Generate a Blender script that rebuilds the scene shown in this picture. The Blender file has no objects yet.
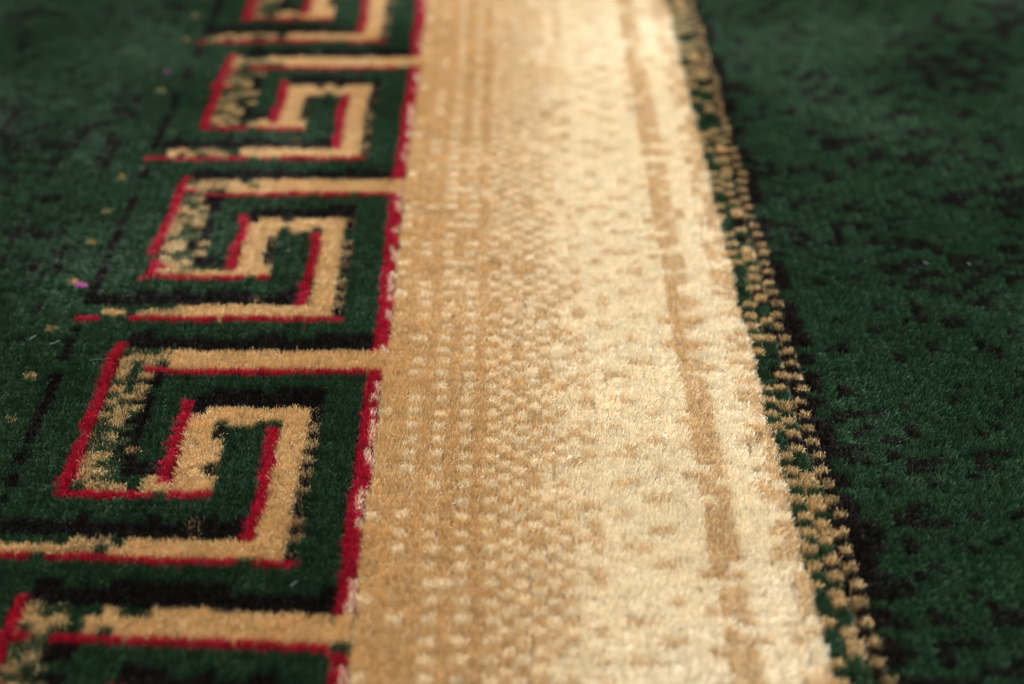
import bpy, math
import numpy as np
from mathutils import Vector

rng = np.random.default_rng(23)
scene = bpy.context.scene
COL = scene.collection

# ------------------------------------------------------------------ measures (metres)
F_PX = 1422.0                       # 50 mm lens on a 36 mm sensor, 1024 px wide
PITCH = math.atan(993.0 / F_PX)     # how far the camera looks down
CT, ST = math.cos(PITCH), math.sin(PITCH)
CAM_H = 0.147                       # camera above the pile surface
PX, PY = 0.00229, 0.001843          # tuft pitch across / along the rug
PILE = 0.0055                       # pile height
KP = 0.0128                         # one tuft column in the rug's own angle unit
K0 = -0.118                         # left edge of the cream band
ROW_TOP = 238.1                     # row where the first bar of a key starts

# column edges: the red outline is woven on a wider dent, and so are the four columns of the speckled edging
COL_C = np.array([-200., -26., -5., -1., 0., 29., 33., 234.])
COL_K = np.array([K0 - 200 * KP + .006, K0 - 26 * KP + .006, K0 - 5 * KP, -.1375, K0, .2465, .3065, .3065 + 201 * KP])

def rug_xy(c, j):
    """Rug position of column c, row j (floats); the weave is a little skewed, as hand-stretched rugs are."""
    k = np.interp(c, COL_C, COL_K)
    R = ROW_TOP - j
    skew = np.clip((199.0 - R) / 16.0, 0.0, 4.6)
    R = R - skew * np.clip(k + 0.118, -0.45, 0.06)
    k = k + 0.0016 * np.sin(j * 0.11 + 0.8) * np.exp(-((c + 2) / 9.0) ** 2) + 0.0006 * np.sin(j * 0.31 + c * 0.15)
    zc = CAM_H * F_PX / CT * R / 168595.0
    Y = (zc - CAM_H * ST) / CT
    X = CAM_H / CT * (k - 7.0 * R / 168595.0)
    return X, Y

def in_view(X, Y):
    zc = Y * CT + CAM_H * ST
    px = 512 + F_PX * X / zc
    py = 342 + F_PX * (CAM_H * CT - Y * ST) / zc
    inside = lambda a: (px > -a) & (px < 1024 + a) & (py > -a) & (py < 684 + a)
    return np.where(inside(75), 2, np.where(inside(330), 1, 0))

# ------------------------------------------------------------------ value noise
def vnoise(x, y, seed):
    def h(a, b):
        v = np.sin(a * 127.1 + b * 311.7 + seed * 74.7) * 43758.5453
        return v - np.floor(v)
    xi, yi = np.floor(x), np.floor(y)
    fx, fy = x - xi, y - yi
    fx, fy = fx * fx * (3 - 2 * fx), fy * fy * (3 - 2 * fy)
    a = h(xi, yi) * (1 - fx) + h(xi + 1, yi) * fx
    b = h(xi, yi + 1) * (1 - fx) + h(xi + 1, yi + 1) * fx
    return a * (1 - fy) + b * fy

# ------------------------------------------------------------------ yarns
GREEN, BLACK, TAN, RED, CREAM = range(5)

def yarn(name, rgb, var=0.18, sheen=0.25, rough=0.55, spec=0.35):
    m = bpy.data.materials.new(name)
    m.use_nodes = True
    nt = m.node_tree
    b = nt.nodes['Principled BSDF']
    at = nt.nodes.new('ShaderNodeAttribute'); at.attribute_name = 'fibre_tone'
    geo = nt.nodes.new('ShaderNodeTexCoord')
    nz = nt.nodes.new('ShaderNodeTexNoise'); nz.inputs['Scale'].default_value = 60.0; nz.inputs['Detail'].default_value = 3.0
    nt.links.new(geo.outputs['Object'], nz.inputs['Vector'])
    ad = nt.nodes.new('ShaderNodeMath'); ad.operation = 'MULTIPLY_ADD'
    ad.inputs[1].default_value = 0.35; ad.inputs[2].default_value = -0.17
    nt.links.new(nz.outputs['Fac'], ad.inputs[0])
    sm = nt.nodes.new('ShaderNodeMath'); sm.operation = 'ADD'
    nt.links.new(at.outputs['Fac'], sm.inputs[0]); nt.links.new(ad.outputs[0], sm.inputs[1])
    mr = nt.nodes.new('ShaderNodeMapRange')
    mr.inputs['To Min'].default_value = 1 - var * 1.6; mr.inputs['To Max'].default_value = 1 + var * 1.6
    nt.links.new(sm.outputs[0], mr.inputs['Value'])
    mul = nt.nodes.new('ShaderNodeVectorMath'); mul.operation = 'SCALE'
    mul.inputs[0].default_value = rgb
    nt.links.new(mr.outputs[0], mul.inputs['Scale'])
    nt.links.new(mul.outputs[0], b.inputs['Base Color'])
    b.inputs['Roughness'].default_value = rough
    b.inputs['Specular IOR Level'].default_value = spec
    b.inputs['Sheen Weight'].default_value = sheen
    b.inputs['Sheen Roughness'].default_value = 0.4
    b.inputs['Sheen Tint'].default_value = (*[min(1, 0.4 + v) for v in rgb], 1)
    return m

YARNS = [
    yarn('green_yarn', (0.021, 0.062, 0.025), var=.26, sheen=0.06, spec=0.25),
    yarn('black_yarn', (0.012, 0.009, 0.008), sheen=0.04, spec=0.2),
    yarn('tan_yarn', (0.66, 0.468, 0.242), var=0.10, sheen=0.08, spec=0.25),
    yarn('red_yarn', (0.42, 0.006, 0.036), sheen=0.05),
    yarn('cream_yarn', (0.87, 0.78, 0.605), var=0.06, sheen=0.08, spec=0.25),
]

# ------------------------------------------------------------------ the woven design: one colour per tuft
def design(c, j):
    """c, j integer arrays (column from the cream band's left edge, row from a key's bar) -> yarn index."""
    n = c.shape
    r1, r2, r3 = rng.random(n), rng.random(n), rng.random(n)
    jj = np.mod(j, 35)
    col = np.full(n, GREEN)

    # --- dark flecks woven through the green grounds
    f = vnoise(c / 1.35, j / 1.15 + c * .3, 3.0)
    big = vnoise(c / 6.0 + 4, j / 8.0, 8.0) * .6 + vnoise(c / 15.0, j / 20.0, 9.0) * .4
    patch = np.clip((big - 0.40) * 2.4, 0, 1)
    fleck = (f > 0.79 - 0.40 * patch) & (r1 < 0.85)
    ground = (c > 32) | (c < -29)
    col[ground & fleck] = BLACK

    # --- key border -------------------------------------------------
    key = (c < 0) & (c >= -26)
    def put(mask, v, p=1.0):
        m = mask & (r2 < p) if p < 1 else mask
        col[m] = v
    # black shadow lines
    put(key & (jj >= 33) & (c >= -21) & (c <= -2), BLACK)
    put(key & (jj == 32) & (c >= -21) & (c <= -2), BLACK, .55)
    put(key & (jj == 6) & (c >= -14) & (c <= -5), BLACK, .55)
    put(key & (jj == 24) & (c >= -25) & (c <= -9), BLACK, .50)
    put(key & (jj >= 7) & (jj <= 8) & (c >= -14) & (c <= -5), BLACK)
    put(key & (jj >= 25) & (jj <= 26) & (c >= -26) & (c <= -9), BLACK)
    put(key & (jj >= 4) & (jj <= 18) & (c == -18), BLACK, 0.80)
    put(key & (jj >= 17) & (jj <= 18) & (c >= -18) & (c <= -16), BLACK, 0.92)
    put(key & (jj >= 11) & (jj <= 20) & (c == -12), BLACK, 0.92)
    put(key & (jj >= 9) & (jj <= 28) & (c == -5), BLACK, 0.94)
    put(key & (c == -26) & ((jj < 27) | (jj > 30)), BLACK, 0.80)
    put(key & (c == -27 + 1) & (jj == 28), GREEN)
    # tan strokes
    solid = np.clip((c + 22) / 8.0, 0.0, 1.0)
    put(key & (jj <= 2) & (c >= -21), TAN)
    put(key & (jj <= 2) & (c >= -21) & (c < -13) & (r3 > 0.28 + 0.62 * solid), GREEN)
    put(key & (jj >= 1) & (jj <= 20) & (c >= -21) & (c <= -19), TAN)
    put(key & (jj >= 2) & (jj <= 20) & (c >= -21) & (c <= -19) & (r3 > 0.36), GREEN)
    put(key & (jj >= 3) & (jj <= 20) & (c == -19) & (r1 > 0.60), BLACK)
    put(key & (jj >= 4) & (jj <= 17) & (c == -18) & (r1 > 0.86), TAN)
    put(key & (jj >= 19) & (jj <= 20) & (c >= -21) & (c <= -12), TAN)
    put(key & (jj >= 19) & (jj <= 20) & (c >= -21) & (c <= -16) & (r3 > 0.60), GREEN)
    put(key & (jj >= 9) & (jj <= 20) & (c >= -14) & (c <= -13), TAN)
    put(key & (jj >= 12) & (jj <= 19) & (c == -12) & (r1 > 0.84), TAN)
    put(key & (jj >= 9) & (jj <= 11) & (c >= -14) & (c <= -6), TAN)
    put(key & (jj == 9) & (c >= -14) & (c <= -9) & (r1 > 0.60), BLACK)
    put(key & (jj == 11) & (c >= -12) & (c <= -8) & (r1 > 0.55), GREEN)
    put(key & (jj >= 9) & (jj <= 28) & (c >= -7) & (c <= -6), TAN)
    put(key & (jj >= 12) & (jj <= 27) & (c == -5) & (np.mod(jj, 2) == 0) & (r1 > 0.55), TAN)
    put(key & (jj >= 27) & (jj <= 28) & (c >= -25) & (c <= -6), TAN)
    s2 = np.clip((c + 25) / 11.0, 0, 1)
    put(key & (jj == 27) & (c >= -25) & (c <= -13) & (r3 > 0.18 + 0.75 * s2), GREEN)
    put(key & (jj == 28) & (c >= -25) & (c <= -14) & (r3 > 0.32 + 0.68 * s2), GREEN)
    # red outlines
    put(key & (jj == 3) & (c >= -19) & (c <= -1), RED, 0.95)
    put(key & ((jj >= 34) | (jj <= 21)) & (c == -22), RED, 0.99)
    put(key & (jj >= 2) & (jj <= 20) & (c == -21) & (r1 > 0.95), RED)
    put(key & (jj == 21) & (c >= -22) & (c <= -12), RED, 0.95)
    put(key & (jj >= 8) & (jj <= 19) & (c == -15), RED)
    put(key & (jj >= 12) & (jj <= 26) & (c == -8), RED)
    put(key & (jj == 29) & (c >= -26) & (c <= -5), RED, 0.90)
    put(key & (jj > 3) & (c == -1), RED)

    # --- single tan knots running along outside the key
    tk = (c == -28) & (np.mod(j - 2 + (j // 16) % 2, 8) == 0) & (r1 < 0.88)
    col[tk] = TAN

    # --- cream band ---------------------------------------------------
    b = (c >= 0) & (c < 29)
    col[b] = TAN
    odd = np.mod(j, 2) == 1
    q = np.mod(j, 4)
    def lay(cols, sel, p, v=CREAM):
        for cc in cols:
            m = (c == cc) & sel & (r2 < p)
            col[m] = v
    allr = np.ones(n, bool)
    lay([0], odd, 0.25)
    lay([2], odd, 0.55)
    lay([4], odd, 0.96)
    lay([5], odd, 0.10)
    lay([6], odd, 0.97); lay([7], ~odd, 0.15)
    lay([8], odd, 0.92)
    lay([9], ~odd, 0.92)
    lay([10], odd, 0.97)
    lay([11], ~odd, 0.95); lay([11], odd, 0.15)
    lay([12], odd, 0.96); lay([12], ~odd, 0.18)
    lay([13], ~odd, 0.92); lay([13], odd, 0.25)
    lay([14], odd, 0.98); lay([14], ~odd, 0.66)
    lay([15], ~odd, 0.66); lay([15], odd, 0.36)
    lay([16], allr, 0.96)
    lay([17], q != 1, 0.98); lay([17], q == 1, 0.10); lay([18], q != 1, 0.99); lay([18], q == 1, 0.45)
    lay([19], q != 3, 0.995); lay([20], q != 3, 0.995); lay([19], q == 3, 0.40); lay([20], q == 3, 0.10)
    lay([21], allr, 0.995); lay([22], q != 0, 0.99); lay([22], q == 0, 0.55)
    lay([23], q == 1, 0.06); lay([23], q > 1, 0.22)
    lay([24], q == 0, .04); lay([24], q == 1, .15); lay([24], q > 1, 0.34)
    lay([25], q != 0, 0.96); lay([25], q == 0, 0.68)
    lay([26], allr, 0.985)
    lay([27], ~odd, 0.70); lay([27], odd, 0.35)
    lay([28], odd, 0.40); lay([28], ~odd, 0.15)
    # every so often the weaver's mix drifts a little towards tan
    drift = vnoise(c / 5.0, j / 9.0, 5.0)
    col[b & (c > 9) & (c < 17) & (drift > 0.74) & (r3 < 0.08)] = TAN

    # --- speckled edging ------------------------------------------------
    near_fade = np.interp(j, [75, 112], [1.0, .88])
    m = c == 29
    col[m] = GREEN
    col[m & (q == 1) & (r2 < .88 * near_fade)] = TAN; col[m & (q == 3) & (r2 < .64 * near_fade)] = TAN
    m = c == 30
    col[m] = GREEN
    col[m & ~odd & (r2 < .80 * near_fade)] = TAN; col[m & odd & (r2 < .30 * near_fade)] = TAN
    col[(c == 30) & (r1 < .12)] = BLACK
    m = c == 31
    col[m] = BLACK; col[m & odd & (r2 < .96 * near_fade)] = TAN
    m = c == 32
    col[m] = BLACK; col[m & (r1 < .25)] = GREEN
    return col

# ------------------------------------------------------------------ pile: every tuft a bundle of cut fibres
def pile(name, c0, c1, j0, j1, parent):
    """Columns c0..c1-1, rows j0..j1-1 as one connected mesh: a ground weave whose vertices are the knots, and the fibres that rise from each knot."""
    nc, nj = c1 - c0, j1 - j0
    C, J = np.meshgrid(np.arange(c0, c1), np.arange(j0, j1))
    C, J = C.ravel(), J.ravel()
    yarn_ix = design(C, J)
    X, Y = rug_xy(C + 0.5, J + 0.5)
    nt_ = len(C)
    X = X + rng.normal(0, .00013, nt_) * np.where((C > 26) & (C < 33), 2.6, 1.0); Y = Y + rng.normal(0, .00014, nt_)
    knots = np.stack([X, Y, np.full(nt_, -PILE)], 1)
    near = in_view(X, Y)
    cnt = np.choose(near, (12, 52, 175))
    T = np.repeat(np.arange(nt_), cnt)
    nf = len(T)
    full = near[T]
    # spread inside the tuft: a rounded bundle that meets its neighbours
    ax = rng.uniform(-0.52, 0.52, nf) + rng.normal(0, 0.10, nf)
    ay = rng.uniform(-0.52, 0.52, nf) + rng.normal(0, 0.16, nf)
    edging = (C[T] >= 29) & (C[T] < 33) & (yarn_ix[T] == TAN)
    ax = np.where(edging, ax * .88, ax); ay = np.where(edging, ay * .72, ay)
    dot = edging & (C[T] == 31)
    ax = np.where(dot, ax * .84, ax)
    jr = np.mod(J[T], 35)
    redline = (yarn_ix[T] == RED) & ((jr == 3) | (jr == 21) | (jr == 29)) & (C[T] != -1)
    ay = np.where(redline, ay * .62 + rng.normal(0, .10, nf), ay)
    ragged = (yarn_ix[T] == RED) & ~redline
    ax = np.where(ragged, ax + rng.normal(0, .09, nf), ax)
    def block_rand(x, seed):
        v = np.sin(x * 12.9898 + seed * 78.233) * 43758.5453
        return v - np.floor(v)
    stroke = (yarn_ix[T] == RED) & np.isin(C[T], (-22, -15, -8))
    ax = np.where(stroke, ax * .84 + (block_rand(np.floor((J[T] + C[T]) / 3.7), 3.0) - .5) * .75, ax)
    pale = (yarn_ix[T] == CREAM) & (C[T] < 14)
    ax = np.where(pale, ax * .86, ax); ay = np.where(pale, ay * .84, ay)
    knot = (C[T] == -28) & (yarn_ix[T] == TAN)
    ax = np.where(knot, ax * .7, ax); ay = np.where(knot, ay * .7, ay)
    tx, ty = X[T] + ax * PX, Y[T] + ay * PY
    # slow lean of the whole pile, a lean of each tuft, a little of each fibre
    U_, W_ = X * .83 + Y * .56, Y * .83 - X * .56
    lx = (vnoise(U_ / 0.016, W_ / 0.016, 1.0) - 0.5) * 0.0005 + rng.normal(0, 0.00014, nt_)
    ly = (vnoise(W_ / 0.014, U_ / 0.014, 2.0) - 0.5) * 0.0006 + rng.normal(0, 0.00012, nt_) + 0.0004
    hz = (vnoise(U_ / 0.03, W_ / 0.03, 6.0) - 0.5) * 0.0007 + rng.normal(0, 0.00009, nt_)
    tipx = tx + lx[T] + rng.normal(0, 0.00027, nf)
    tipy = ty + ly[T] + rng.normal(0, 0.00027, nf)
    r = np.sqrt(ax ** 2 + ay ** 2)
    tipz = hz[T] - 0.0006 * r ** 2 + rng.normal(0, 0.00016, nf)
    stray = rng.random(nf) < 0.006
    tipz[stray] += rng.uniform(0.0002, 0.0009, stray.sum())
    mx, my = X[T] + ax * PX * 0.92 + lx[T] * .7, Y[T] + ay * PY * 0.92 + ly[T] * .7
    mz = rng.uniform(-PILE * 0.20, -PILE * 0.09, nf)
    ang = rng.uniform(0, math.pi, nf)
    w = np.choose(full, (0.00020, 0.00008, 0.000041)) * rng.uniform(0.7, 1.3, nf)
    wx, wy = np.cos(ang) * w, np.sin(ang) * w
    tilt = rng.normal(0, 0.35, nf) * w
    V = np.empty((nf, 4, 3))
    V[:, 0] = np.stack([mx - wx, my - wy, mz], 1)
    V[:, 1] = np.stack([mx + wx, my + wy, mz], 1)
    V[:, 2] = np.stack([tipx + wx * .75, tipy + wy * .75, tipz + tilt], 1)
    V[:, 3] = np.stack([tipx - wx * .75, tipy - wy * .75, tipz - tilt], 1)
    verts = np.concatenate([knots, V.reshape(-1, 3)]).astype(np.float32)
    base = nt_ + np.arange(nf) * 4
    # loops: ground weave quads, then a triangle (knot to the middle) and a quad (middle to the cut end) per fibre
    gi = (np.arange(nj - 1)[:, None] * nc + np.arange(nc - 1)[None, :]).ravel()
    quads = np.stack([gi, gi + nc, gi + nc + 1, gi + 1], 1)
    tris = np.stack([T, base, base + 1], 1)
    fq = np.stack([base, base + 3, base + 2, base + 1], 1)
    loops = np.concatenate([quads.ravel(), tris.ravel(), fq.ravel()]).astype(np.int32)
    tot = np.concatenate([np.full(len(quads), 4), np.full(nf, 3), np.full(nf, 4)]).astype(np.int32)
    start = np.concatenate([[0], np.cumsum(tot)[:-1]]).astype(np.int32)
    # yarns are not pure: some fibres of a tuft belong to the neighbouring colour
    fy, fc, fr = yarn_ix[T].copy(), C[T], rng.random(nf)
    band = (fc >= 0) & (fc < 29)
    mix = np.interp(fc, [0, 8, 13, 16, 20, 23, 24, 28], [.03, .08, .28, .46, .48, .27, .30, .34])
    fy[band & (yarn_ix[T] == TAN) & (fr < mix)] = CREAM
    fy[band & (yarn_ix[T] == CREAM) & (fr < np.interp(fc, [0, 8, 13, 17], [.34, .30, .16, .03]))] = TAN
    fy[(yarn_ix[T] == BLACK) & ((fc > 32) | (fc < -29)) & (fr < .10)] = GREEN
    inkey = (jr >= 9) & (jr <= 28)
    fy[(fc == -5) & (yarn_ix[T] == TAN) & inkey & (fr < .40)] = BLACK
    fy[((fc == -5) | (fc == -12)) & (yarn_ix[T] == BLACK) & inkey & (fr < .10)] = TAN
    fy[(fc >= -21) & (fc <= -18) & (yarn_ix[T] == TAN) & (fr < .24)] = GREEN
    fy[(fc >= -21) & (fc <= -19) & (yarn_ix[T] == GREEN) & (jr <= 20) & (fr < .12)] = TAN
    fy[((fc == -21) | (fc == -14)) & (yarn_ix[T] == TAN) & (jr >= 4) & (jr <= 20) & (ax < -.1) & (fr > .80)] = RED
    fy[(fc == -7) & (yarn_ix[T] == TAN) & (jr >= 13) & (jr <= 26) & (ax < -.25) & (fr > .85)] = GREEN
    fy[edging & (fr < .16)] = GREEN
    fy[edging & (fc == 31) & (fr > .84)] = BLACK
    fy[knot & (fr < np.interp(np.mod(J[T] * .37, 1), [0, 1], [.35, .75]))] = GREEN
    teeth = rng.random(nt_) < .40
    fy[(fc == -1) & (yarn_ix[T] == RED) & teeth[T] & (ax > .08) & (fr < .65)] = CREAM
    mat = np.concatenate([yarn_ix[gi], fy, fy]).astype(np.int32)
    me = bpy.data.meshes.new(name)
    me.vertices.add(len(verts)); me.vertices.foreach_set('co', verts.ravel())
    me.loops.add(len(loops)); me.loops.foreach_set('vertex_index', loops)
    me.polygons.add(len(tot)); me.polygons.foreach_set('loop_start', start)
    me.polygons.foreach_set('material_index', mat)
    for m in YARNS: me.materials.append(m)
    tuft_tone = rng.normal(0.5, 0.13, nt_)
    tone = np.clip(tuft_tone[T] + rng.normal(0, 0.2, nf), 0, 1)
    at = me.attributes.new('fibre_tone', 'FLOAT', 'POINT')
    at.data.foreach_set('value', np.concatenate([tuft_tone, np.repeat(tone, 4)]).astype(np.float32))
    me.update(calc_edges=True)
    o = bpy.data.objects.new(name, me); COL.objects.link(o); o.parent = parent
    return o

rug = bpy.data.objects.new('rug', None)
rug.location = (0, 0, 0)
COL.objects.link(rug)
rug['label'] = 'dark green cut-pile rug with a red and tan key border beside a cream band'
rug['category'] = 'rug'

J0, J1 = -90, 142
LEFT, RIGHT = -92, 96
pile('green_field', LEFT, -29, J0, J1, rug)['label'] = 'dark green ground outside the key border'
pile('key_border', -29, 0, J0, J1, rug)['label'] = 'red, tan and black square spiral key border on green'
pile('cream_band', 0, 29, J0, J1, rug)['label'] = 'cream band flecked with tan knots'
pile('speckled_edging', 29, 33, J0, J1, rug)['label'] = 'narrow edging speckled tan, green and black'
pile('green_field', 33, RIGHT, J0, J1, rug)['label'] = 'dark green ground with black flecks beside the speckled edging'

# ------------------------------------------------------------------ woven backing under the pile
def simple_mat(name, rgb, rgb2, scale, rough=0.8, stretch=(1, 1, 1)):
    m = bpy.data.materials.new(name); m.use_nodes = True
    nt = m.node_tree; b = nt.nodes['Principled BSDF']
    tc = nt.nodes.new('ShaderNodeTexCoord'); mp = nt.nodes.new('ShaderNodeMapping')
    mp.inputs['Scale'].default_value = stretch
    nz = nt.nodes.new('ShaderNodeTexNoise'); nz.inputs['Scale'].default_value = scale; nz.inputs['Detail'].default_value = 5
    rp = nt.nodes.new('ShaderNodeValToRGB')
    rp.color_ramp.elements[0].color = (*rgb, 1); rp.color_ramp.elements[1].color = (*rgb2, 1)
    rp.color_ramp.elements[0].position = .35; rp.color_ramp.elements[1].position = .65
    nt.links.new(tc.outputs['Object'], mp.inputs[0]); nt.links.new(mp.outputs[0], nz.inputs['Vector'])
    nt.links.new(nz.outputs['Fac'], rp.inputs[0]); nt.links.new(rp.outputs[0], b.inputs['Base Color'])
    b.inputs['Roughness'].default_value = rough
    return m

def slab(name, ring, z0, z1, mat, parent=None):
    n = len(ring)
    vs = [(x, y, z1) for x, y in ring] + [(x, y, z0) for x, y in ring]
    fs = [list(range(n)), list(range(2 * n - 1, n - 1, -1))] + [[i, i + n, (i + 1) % n + n, (i + 1) % n] for i in range(n)]
    me = bpy.data.meshes.new(name); me.from_pydata(vs, [], fs); me.update(); me.materials.append(mat)
    o = bpy.data.objects.new(name, me); COL.objects.link(o); o.parent = parent
    return o

ring = []
for c, j in [(LEFT, v) for v in range(J0, J1, 8)] + [(u, J1) for u in range(LEFT, RIGHT, 8)] + [(RIGHT, v) for v in range(J1, J0, -8)] + [(u, J0) for u in range(RIGHT, LEFT, -8)]:
    x, y = rug_xy(np.float64(c), np.float64(j)); ring.append((float(x), float(y)))
slab('backing', ring, -PILE - .0016, -PILE - .0004, simple_mat('jute', (.20, .13, .07), (.32, .23, .13), 900), rug)
fl = slab('floor', [(-1, -.6), (1, -.6), (1, 1.4), (-1, 1.4)], -PILE - .03, -PILE - .002,
          simple_mat('floor_wood', (.16, .09, .045), (.27, .16, .08), 14, .45, (1, 12, 1)))
fl['kind'] = 'structure'

# ------------------------------------------------------------------ lint lying on the pile
def ground_at(px, py):
    u = py + 651.0
    zc = CAM_H * F_PX / (CT * u)
    return (px - 512) * zc / F_PX, (zc - CAM_H * ST) / CT

def lint_mat(name, rgb):
    m = simple_mat(name, tuple(v * .7 for v in rgb), rgb, 3000, .5)
    return m

def strand(paths, name, mat, label, cat, group=None, rad=.00005):
    """A few curled threads meeting at the first point: one mesh of thin four-sided tubes."""
    vs, fs = [], []
    for path in paths:
        P = [Vector(p) for p in path]
        prev = None
        for i, p in enumerate(P):
            d = (P[min(i + 1, len(P) - 1)] - P[max(i - 1, 0)]).normalized()
            a = d.cross(Vector((0, 0, 1)))
            a = a.normalized() if a.length > 1e-6 else Vector((1, 0, 0))
            b = d.cross(a)
            rr = rad * (1.0 if 0 < i < len(P) - 1 else .5)
            cur = []
            for s, t in ((1, 0), (0, 1), (-1, 0), (0, -1)):
                cur.append(len(vs)); vs.append(tuple(p + a * s * rr + b * t * rr))
            if prev:
                for q in range(4): fs.append((prev[q], prev[(q + 1) % 4], cur[(q + 1) % 4], cur[q]))
            else: fs.append(tuple(cur[::-1]))
            prev = cur
        fs.append(tuple(prev))
    me = bpy.data.meshes.new(name); me.from_pydata(vs, [], fs); me.materials.append(mat); me.update()
    o = bpy.data.objects.new(name, me); COL.objects.link(o)
    o['label'] = label; o['category'] = cat
    if group: o['group'] = group
    return o

def curl(cx, cy, z, L, ang, bend, n=8, wob=.0001):
    pts = []
    x, y, a = cx, cy, ang
    for i in range(n):
        pts.append((x, y, z + rng.normal(0, wob)))
        x += math.cos(a) * L / n; y += math.sin(a) * L / n
        a += bend / n + rng.normal(0, .12)
    return pts

def fluff(px, py, size, name, mat, label, cat, stretch=1.6, n=70, rad=.00006):
    cx, cy = ground_at(px, py)
    paths = []
    for i in range(n):
        a = rng.uniform(0, 2 * math.pi); d = size * rng.random() ** .6
        x, y = cx + math.cos(a) * d * stretch - .0, cy + math.sin(a) * d * .8 - math.cos(a) * d * .5
        z = .0003 + .0007 * rng.random()
        paths.append([(cx, cy, .0003)] + curl(x, y, z, size * .9, rng.uniform(0, 6.28), rng.normal(0, 1.5), 5))
    return strand(paths, name, mat, label, cat, None, rad)

mag = lint_mat('magenta_fluff', (.44, .11, .30)); plum = lint_mat('plum_fluff', (.24, .06, .18)); white = lint_mat('white_lint', (.30, .31, .30))
fluff(82, 288, .00075, 'lint', mag, 'bright magenta ball of fluff on the black line of the key border', 'lint')
fluff(168, 75, .0006, 'lint', plum, 'small dull plum speck of fluff on the green ground, farther back', 'lint', 1.2)

hairs = [   # pixel it lies at, length, direction, bend, label
    (30, 342, .0019, 1.2, .4, 'short upright pale lint fibre on green, left of the dotted black line'),
    (50, 346, .0022, .15, .6, 'pale curved lint fibre nearest the dotted black line'),
    (88, 362, .0050, .1, .5, 'long thin grey hair lying across the red stroke at the left'),
    (928, 266, .0013, 2.2, .3, 'pale lint speck on the right green ground, left one of a close pair'),
    (970, 267, .0010, 1.9, .3, 'pale lint speck on the right green ground, right one of a close pair'),
    (290, 588, .0016, .5, .5, 'pale crumb of lint on the green bar under the lower red line'),
]
for px, py, L, a, bd, lab in hairs:
    cx, cy = ground_at(px, py)
    thick = .00006 if L < .004 else .00002
    strand([curl(cx, cy, .0005, L, a, bd, 9, .00004)], 'lint_fibre', white, lab, 'lint', 'pale lint fibres on the green pile', thick)

# ------------------------------------------------------------------ camera
cam = bpy.data.cameras.new('camera')
cam.lens = 50.0; cam.sensor_width = 36.0
cam.clip_start = .005; cam.clip_end = 20
cam.dof.use_dof = True
cam.dof.focus_distance = 0.236
cam.dof.aperture_fstop = 11.5
co = bpy.data.objects.new('camera', cam); COL.objects.link(co)
co.location = (0, 0, CAM_H)
co.rotation_euler = (math.pi / 2 - PITCH, 0, 0)
scene.camera = co

# ------------------------------------------------------------------ light: a window behind the rug to the left, soft room light
def area(name, loc, aim, size, size_y, power, color):
    l = bpy.data.lights.new(name, 'AREA'); l.shape = 'RECTANGLE'; l.size = size; l.size_y = size_y
    l.energy = power; l.color = color
    o = bpy.data.objects.new(name, l); COL.objects.link(o); o.location = loc
    o.rotation_euler = (Vector(aim) - Vector(loc)).to_track_quat('-Z', 'Y').to_euler()
    return o
area('window_light', (-.32, .70, .85), (0, .18, 0), .6, .5, 36, (1.0, .99, .97))
w = bpy.data.worlds.new('World'); scene.world = w; w.use_nodes = True
w.node_tree.nodes['Background'].inputs[0].default_value = (1.0, 1.0, .97, 1)
w.node_tree.nodes['Background'].inputs[1].default_value = .6

scene.view_settings.view_transform = 'Standard'
scene.view_settings.look = 'None'
scene.view_settings.exposure = 0.0
scene.cycles.max_bounces = 8
scene.cycles.diffuse_bounces = 5
scene.cycles.use_denoising = True
